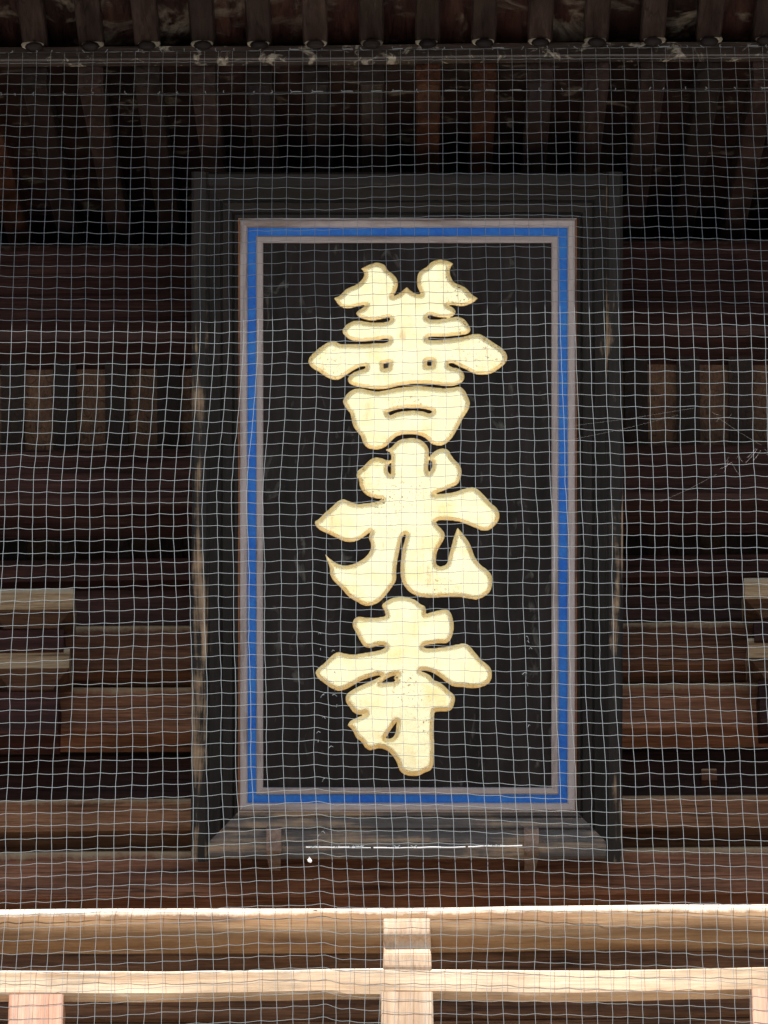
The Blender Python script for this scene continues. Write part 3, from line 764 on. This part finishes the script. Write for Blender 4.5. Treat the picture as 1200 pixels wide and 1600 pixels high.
# the two wires the net hangs from, with twine ties
for (py, yy, seed) in ((77, YN, 1), (143, YN+.01, 2)):
    z = zat(py, yy); V = []; F = []
    tube(V, F, [Vector((x, yy+.003*nz(x*2, seed, 0), z+.004*nz(x*1.5, seed, 5)))-org for x in steps(-2.4, 2.4, .1)], .0022)
    mesh_obj('hanging_wire', V, F, M_wire, net, org)
    V = []; F = []
    rnd = random.Random(seed)
    x = -2.2
    while x < 2.2:
        c = Vector((x, yy-.004, z))-org
        tube(V, F, [c+Vector((rnd.uniform(-.008, .008), -.003, rnd.uniform(.002, .010))), c, c+Vector((rnd.uniform(-.012, .012), -.003, -rnd.uniform(.004, .012)))], .0020)
        if rnd.random() < .2: tube(V, F, [c, c+Vector((.02, 0, .002)), c+Vector((.045, 0, .001))], .0024)
        x += rnd.uniform(.06, .16)
    mesh_obj('twine_ties', V, F, M_net, net, org)['kind'] = 'stuff'
# bright rod threaded through the mended bottom of the opening
V = []; F = []
za, zb_ = zat(1324, YN+.06), zat(1324, YN+.06)
xa, xb = xat(478, 1323, YN+.06), xat(816, 1323, YN+.06)
pts = [Vector((xa+(xb-xa)*i/16, YN+.06, za+.004+.006*nz(i*.5, 2, 2)-.006*math.sin(i/16*math.pi)))-org for i in range(17)]
for i in range(16):
    q0, q1 = pts[i], pts[i+1]
    sub = [q0.lerp(q1, f/5)+Vector((0, 0, .0012*nz(i+f*.2, 3, 3))) for f in range(6)]
    tube(V, F, sub if i not in (4, 11) else sub[:5], .0025*(1+.6*nz(i*1.7, 8, 1)), 8)
mesh_obj('rod', V, F, M_rod, net, org, smooth=True)
# frayed twine ends along the two mended seams
V = []; F = []
rnd = random.Random(4)
for (xs_, lo, hi, n_) in ((XS, 985, 1325, 18), (XS2, 995, 1175, 8)):
    for k in range(n_):
        py = rnd.uniform(lo, hi); p = Vector((xs_+rnd.uniform(-.01, .02 if xs_ == XS else .012), YN+.068, zat(py, YN+.075)))-org
        if xs_ == XS and rnd.random() < .5: p.x += CW
        d = Vector((rnd.uniform(-.022, .022), -.008, rnd.uniform(-.016, .012)))
        tube(V, F, [p, p+d*.5+Vector((0, -.006, .004)), p+d], .0012)
for k in range(14):
    x = xa+(xb-xa)*rnd.random(); p = Vector((x, YN+.06, za))-org
    tube(V, F, [p+Vector((-.012, -.007, .004)), p+Vector((0, -.009, -.004)), p+Vector((.012, -.007, .005))], .0016)
mesh_obj('frayed_ends', V, F, M_net, net, org)['kind'] = 'stuff'

# ------------------------------------------------------------------ small things caught in the net
V = []; F = []
fp = Vector((xat(484, 1344, YN+.06), YN+.055, zat(1344, YN+.06)))
outl = [(-.011, .003), (-.006, .008), (-.001, .015), (.003, .009), (.008, .003), (.009, -.009), (.004, -.012), (-.007, -.006)]
for zz, s in ((-.004, .7), (0, 1), (.004, .65)):
    V += [Vector((x*s, zz+.004*math.sin(i*2.1), y*s)) for i, (x, y) in enumerate(outl)]
n = len(outl)
for a in range(2):
    for i in range(n): F.append((a*n+i, a*n+(i+1) % n, (a+1)*n+(i+1) % n, (a+1)*n+i))
F += [tuple(range(n)), tuple(range(2*n, 3*n))]
tag(fix(mesh_obj('feather_tuft', V, F, M_down, None, fp)), 'tiny white tuft of down caught in the net under the plaque', 'feather')
V = []; F = []
wo = Vector((xat(1150, 700, YN-.01), YN-.012, zat(700, YN-.01)))
def wp(px, py): return Vector((xat(px, py, YN-.012), YN-.012, zat(py, YN-.012)))-wo
rnd = random.Random(12)
for (c, sp, n_) in (((1148, 722), 24, 6), ((1188, 700), 28, 6), ((1128, 655), 20, 4)):
    for k in range(n_):
        a = rnd.uniform(0, 6.28); r1, r2 = sp*rnd.uniform(.1, .6), sp*rnd.uniform(.5, 1.2)
        p0 = wp(c[0]+r1*math.cos(a), c[1]+r1*math.sin(a)); p1 = wp(c[0]+r2*math.cos(a+rnd.uniform(-.9, .9)), c[1]+r2*math.sin(a+rnd.uniform(-.9, .9)))
        tube(V, F, [p0, (p0+p1)/2+Vector((0, 0, -.004)), p1], .00016, 3)
for a, c in (((888, 668), (1085, 641)), ((888, 690), (1060, 652)), ((1030, 788), (1120, 745)), ((1120, 655), (1190, 700))):
    p0, p1 = wp(*a), wp(*c); tube(V, F, [p0, (p0+p1)/2+Vector((0, 0, -.006)), p1], .00016, 3)
tag(mesh_obj('cobweb', V, F, M_silk, None, wo), 'torn grey cobweb clinging to the net right of the plaque', 'cobweb')
